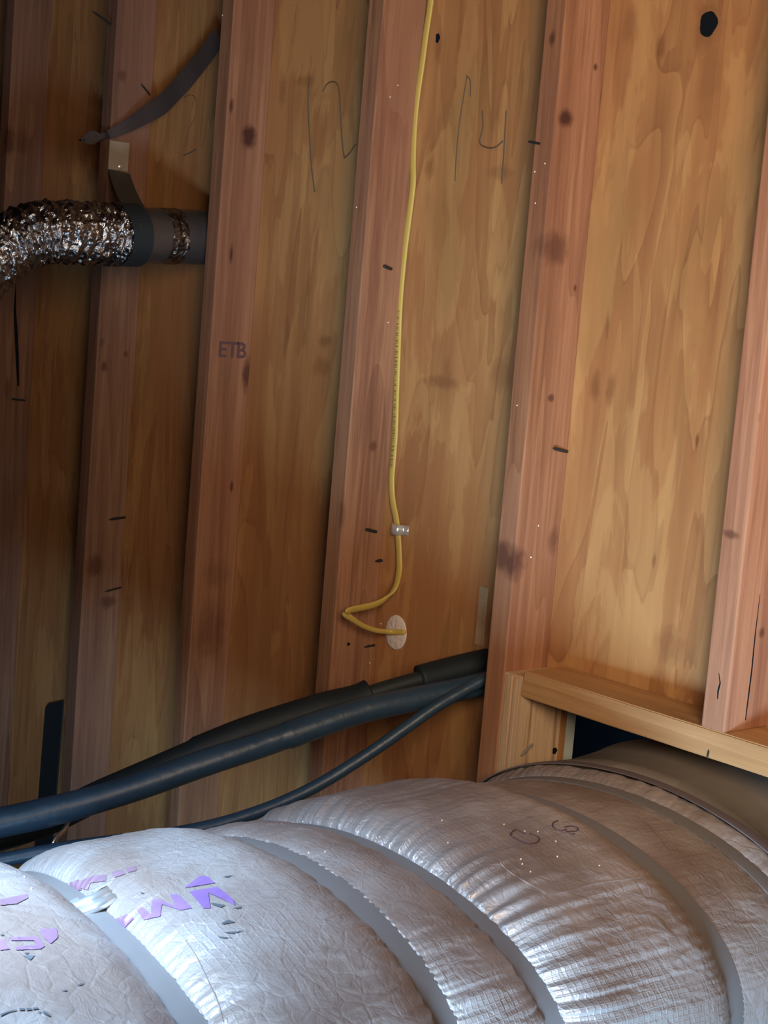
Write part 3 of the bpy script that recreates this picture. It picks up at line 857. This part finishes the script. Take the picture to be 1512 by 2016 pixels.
def band(y, width, e, mat, name, thick=.0016, skew=0.0):
    C, n_, h, v, a, b = frame(sec(y)); bm = bmesh.new(); rows = []
    N_ = 220; prof = [(-.5, 0), (-.5, 1), (-.25, 1.25), (.25, 1.25), (.5, 1), (.5, 0)]
    for k in range(N_):
        t = 2 * math.pi * k / N_
        wob = .0012 * noise.noise(V((math.cos(t) * 3, math.sin(t) * 3, y * 10)))
        row = []
        for (q_, hgt) in prof:
            ee = e + hgt * thick
            row.append(bm.verts.new(C + n_ * (q_ * width + wob) + h * ((a + ee) * math.cos(t)) + v * ((b + ee) * math.sin(t))))
        rows.append(row)
    for k in range(N_):
        A_, B_ = rows[k], rows[(k + 1) % N_]
        for j in range(len(prof)): bm.faces.new((A_[j], B_[j], B_[(j + 1) % len(prof)], A_[(j + 1) % len(prof)]))
    bmesh.ops.recalc_face_normals(bm, faces=bm.faces)
    o = obj(name, bm, mat, None, True); attach(o, duct)
    mod = o.modifiers.new('es', 'EDGE_SPLIT'); mod.split_angle = math.radians(50)
    return o
bands = {}
for y in STR[:-1]:
    bands[y] = band(y, strap_w[y], .0012 if y < -.2 else .0025, M['duct_strap'], 'duct_strap')
band(STR[-1], .018, .003, plain('dark_strap', (.16, .13, .14), .55), 'duct_strap')['label'] = 'darker narrow strap where the jacket meets the metal collar'

# metal collar in the opening
C, n_, h, v, a, b = frame(sec(-.0300))
bm = bmesh.new(); rows = []
# (distance into the wall, change of half-width, change of half-height, lift)
colprof = [(.002, .000, .000, 0), (.006, .001, .004, .001), (.024, -.030, .006, .003), (.029, -.040, .004, .004), (.090, -.046, .006, .006), (.150, -.050, .006, .011), (.155, -.048, .008, .011), (.155, -.054, .000, .011), (.010, -.012, -.006, 0)]
N_ = 240
for k in range(N_):
    t = 2 * math.pi * k / N_
    rows.append([bm.verts.new(C + n_ * s_ + h * ((a + ea) * math.cos(t)) + v * ((b + eb) * math.sin(t) + lf)) for s_, ea, eb, lf in colprof])
for k in range(N_):
    A_, B_ = rows[k], rows[(k + 1) % N_]
    for j in range(len(colprof)): bm.faces.new((A_[j], B_[j], B_[(j + 1) % len(colprof)], A_[(j + 1) % len(colprof)]))
bmesh.ops.recalc_face_normals(bm, faces=bm.faces)
o = obj('metal_collar', bm, M['collar'], None, True); attach(o, duct); o['label'] = 'dull grey metal collar passing under the header board'
mod = o.modifiers.new('es', 'EDGE_SPLIT'); mod.split_angle = math.radians(40)

# ------------------------------------------------------------------ print, marker, smudges on the jacket
bvh = BVHTree.FromPolygons([V(p) for p in verts.reshape(-1, 3)], [tuple(int(x) for x in q_) for q_ in quads])
def hit(px, py, off=.0006):
    d = ray(px, py).normalized()
    loc, nrm, ix, dist = bvh.ray_cast(CAM, d, 10)
    if loc is None: return None
    if nrm.dot(d) > 0: nrm = -nrm
    return loc + nrm * off
def inpoly(x, y, P):
    c = False; n = len(P)
    for i in range(n):
        x1, y1 = P[i]; x2, y2 = P[(i + 1) % n]
        if (y1 > y) != (y2 > y) and x < (x2 - x1) * (y - y1) / (y2 - y1) + x1: c = not c
    return c
def drape(P, mat, name='printed_letter', step=1.1, parent=duct):
    """flat ink lying on the jacket: cells of the polygon laid on the surface"""
    xs = [p[0] for p in P]; ys_ = [p[1] for p in P]; bm = bmesh.new(); cache = {}
    nx = int((max(xs) - min(xs)) / step) + 1; ny = int((max(ys_) - min(ys_)) / step) + 1
    def vert(i, j):
        if (i, j) not in cache:
            l = hit(min(xs) + i * step, min(ys_) + j * step, .0009); cache[(i, j)] = bm.verts.new(l) if l else None
        return cache[(i, j)]
    for i in range(nx):
        for j in range(ny):
            if inpoly(min(xs) + (i + .5) * step, min(ys_) + (j + .5) * step, P):
                q_ = [vert(i, j), vert(i + 1, j), vert(i + 1, j + 1), vert(i, j + 1)]
                if all(q_) and max((q_[0].co - q_[2].co).length, (q_[1].co - q_[3].co).length) < .02: bm.faces.new(q_)
    if not bm.faces: bm.free(); return
    o = obj(name, bm, mat, None, True); attach(o, parent); return o
def Z1(pts): return [(200 + x / 5.04, 1680 + y / 5.04) for x, y in pts]
def Z2(pts): return [(x / 7.56, 1760 + y / 7.56) for x, y in pts]
def Z3(pts): return [(x / 2.908, 1560 + y / 2.908) for x, y in pts]
drape(Z1([(820, 350), (980, 228), (1062, 240), (1125, 300)]), M['print'])
drape(Z1([(870, 385), (1150, 340), (1230, 400), (1310, 470), (1325, 525), (1240, 480), (1060, 400), (1080, 550), (1010, 550)]), M['print'])
drape(Z1([(340, 550), (410, 540), (495, 610), (500, 470), (550, 455), (740, 530), (680, 415), (760, 415), (900, 550), (780, 570), (600, 510), (585, 630), (420, 665)]), M['print'])
drape(Z1([(150, 650), (280, 600), (325, 650), (235, 740)]), M['print'])
drape(Z2([(130, 655), (560, 645), (660, 790), (600, 830), (240, 845), (215, 800), (560, 770), (500, 700), (170, 705)]), M['print'])
drape(Z2([(590, 530), (840, 530), (860, 660), (750, 750), (640, 650)]), M['print'])
drape(Z2([(0, 690), (50, 690), (140, 830), (0, 850)]), M['print'])
drape(Z2([(0, 95), (400, 10), (420, 70), (240, 160), (0, 180)]), M['print_faint'])
drape(Z3([(455, 510), (540, 480), (610, 475), (610, 510), (520, 520), (505, 560), (440, 545)]), M['print_faint'])
drape(Z3([(640, 460), (700, 445), (720, 470), (660, 490)]), M['print_faint'])
drape(Z3([(715, 440), (775, 425), (785, 450), (735, 462)]), M['print_faint'])
drape(Z3([(400, 520), (450, 500), (470, 560), (420, 560)]), M['print_faint'])
for P in ([(285, 1715), (365, 1712), (362, 1745), (285, 1745)], [(390, 1712), (470, 1710), (470, 1740), (392, 1745)], [(485, 1702), (572, 1702), (575, 1728), (487, 1730)],
          [(560, 1765), (620, 1762), (600, 1785)], [(630, 1755), (665, 1755), (745, 1815), (735, 1832), (690, 1810), (640, 1785)], [(0, 1800), (120, 1755), (240, 1730), (240, 1745), (120, 1775), (10, 1830)],
          [(340, 930), (520, 925), (450, 995)], [(345, 885), (440, 880), (400, 905)], [(910, 1445), (1000, 1430), (980, 1460)], [(1120, 1370), (1280, 1320), (1200, 1370)], [(0, 600), (60, 615), (30, 630), (0, 625)]):
    drape(Z2(P), M['soot'], 'printed_mark', .8)
for P in ([(1080, 495), (1230, 520), (1180, 545), (1100, 515)], [(1295, 550), (1390, 530), (1380, 555)], [(1190, 695), (1260, 665), (1330, 690), (1200, 710)], [(1200, 235), (1310, 222), (1250, 245)],
          [(1210, 790), (1420, 772), (1300, 805)], [(1150, 830), (1300, 845), (1200, 850)], [(385, 390), (430, 395), (400, 410)]):
    drape(Z1(P), M['soot'], 'printed_mark', .8)
def scribble(pxs, r=.0009, name='marker_line', mat=None):
    pts = []
    for p in catmull([(x, y) for x, y in pxs], 6):
        l = hit(p[0], p[1], .0004)
        if l: pts.append(l)
    if len(pts) > 3:
        o = obj(name, tube(pts, r, 6), mat or M['marker']); attach(o, duct)
def Z4(pts): return [(980 + x / 6.87, 1600 + y / 6.87) for x, y in pts]
scribble(Z4([(360, 290), (240, 235), (170, 300), (230, 350), (330, 400), (430, 425), (520, 410), (560, 370), (540, 330), (430, 285)]))
scribble(Z4([(810, 110), (750, 140), (745, 190), (800, 235), (870, 245), (930, 230)]))
scribble(Z4([(900, 200), (980, 185), (1060, 200), (1085, 230), (1040, 255), (920, 262), (990, 290), (1040, 292)]))
# jacket seams and folds: thin raised lines, crease shade painted into their colour
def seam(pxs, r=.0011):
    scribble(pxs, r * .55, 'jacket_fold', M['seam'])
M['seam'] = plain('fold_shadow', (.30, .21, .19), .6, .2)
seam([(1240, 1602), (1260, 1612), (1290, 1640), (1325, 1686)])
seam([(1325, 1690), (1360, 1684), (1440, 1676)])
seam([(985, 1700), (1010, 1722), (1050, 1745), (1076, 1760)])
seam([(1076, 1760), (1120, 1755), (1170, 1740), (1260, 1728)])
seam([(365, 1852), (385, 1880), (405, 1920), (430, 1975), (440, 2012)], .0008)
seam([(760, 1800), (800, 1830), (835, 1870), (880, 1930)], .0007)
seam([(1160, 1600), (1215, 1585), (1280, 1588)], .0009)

# buckle on the nearest strap
bk0 = hit(188, 1797, .006); bka = hit(176, 1784, .006); bkb = hit(205, 1815, .006); bs = hit(214, 1789, .006)
if bk0 and bka and bkb:
    t = (bkb - bka).normalized(); nrm = -ray(188, 1797).normalized(); nrm = V((-.1, -.35, .93)); 
    wv = nrm.cross(t).normalized(); nn = t.cross(wv).normalized()
    if nn.dot(ray(188, 1797)) > 0: nn = -nn
    Mb = Matrix((wv, t, nn)).transposed().to_4x4(); Mb.translation = bk0
    def bpart(name, bm, smooth=False):
        bm.transform(Mb); o = obj(name, bm, M['chrome'], bkl, smooth)
        o.parent = bands[-.8581]; return o
    bkl = None
    bpart('buckle_plate', box(-.021, .021, -.016, .010, .000, .0022, .0008, 2))
    bpart('buckle_roll', tube([V((-.021, .010, .004)), V((.021, .010, .004))], .0052, 18), True)
    bpart('buckle_roll', tube([V((-.023, -.004, .006)), V((.020, -.004, .006))], .0062, 18), True)
    bpart('buckle_ear', box(-.030, -.008, -.026, -.014, .004, .0065, .0009, 2))
    bpart('buckle_ear', box(.004, .036, -.024, -.020, .006, .0085, .0009, 2))

# ------------------------------------------------------------------ flecks of sawdust
def fleck(bm, p, r):
    g = bmesh.ops.create_icosphere(bm, subdivisions=1, radius=r)
    for v in g['verts']: v.co = V(p) + v.co
bm = bmesh.new()
for px, py in ((597, 1618), (735, 1645), (742, 1650), (748, 1648), (740, 1656), (733, 1652), (747, 1657), (992, 1624), (1033, 1637), (1059, 1638), (1094, 1657), (1097, 1687), (1044, 1717), (1180, 1705),
               (1025, 1692), (1028, 1702), (1235, 1506), (48, 1727), (62, 1750), (870, 1616), (882, 1660), (700, 1645), (608, 1680), (640, 1678)):
    l = hit(px, py)
    if l: fleck(bm, l, .0011)
o = obj('sawdust_flecks', bm, M['fleck']); attach(o, duct); o['kind'] = 'stuff'
bm = bmesh.new()
for px, py, ax, val in ((438, 30, 1, 0), (783, 168, 0, fr[2]), (768, 191, 0, fr[2]), (702, 408, 1, 0), (764, 635, 0, fr[2]), (1073, 322, 1, 0), (1053, 338, 1, 0), (1054, 400, 1, 0), (1018, 798, 1, 0),
                        (762, 1030, 0, fr[2]), (750, 1228, 1, D - .001), (728, 1305, 0, fr[2]), (1045, 1097, 0, fr[3]), (1060, 1035, 0, fr[3]), (776, 645, 1, D - .001)):
    fleck(bm, at(px, py, ax, val), .0013)
o = obj('sawdust_flecks', bm, M['fleck'], wall); o['kind'] = 'stuff'

# pale torn strip at the plywood seam beside the stud
a_ = at(953, 1155, 1, D); b_ = at(951, 1272, 1, D)
bm = box(a_.x - .008, a_.x + .010, D - .0018, D + .0005, b_.z, a_.z, .0005)
obj('torn_veneer', bm, plain('bare_veneer', (.42, .28, .17), .8, vary=.4), wall)
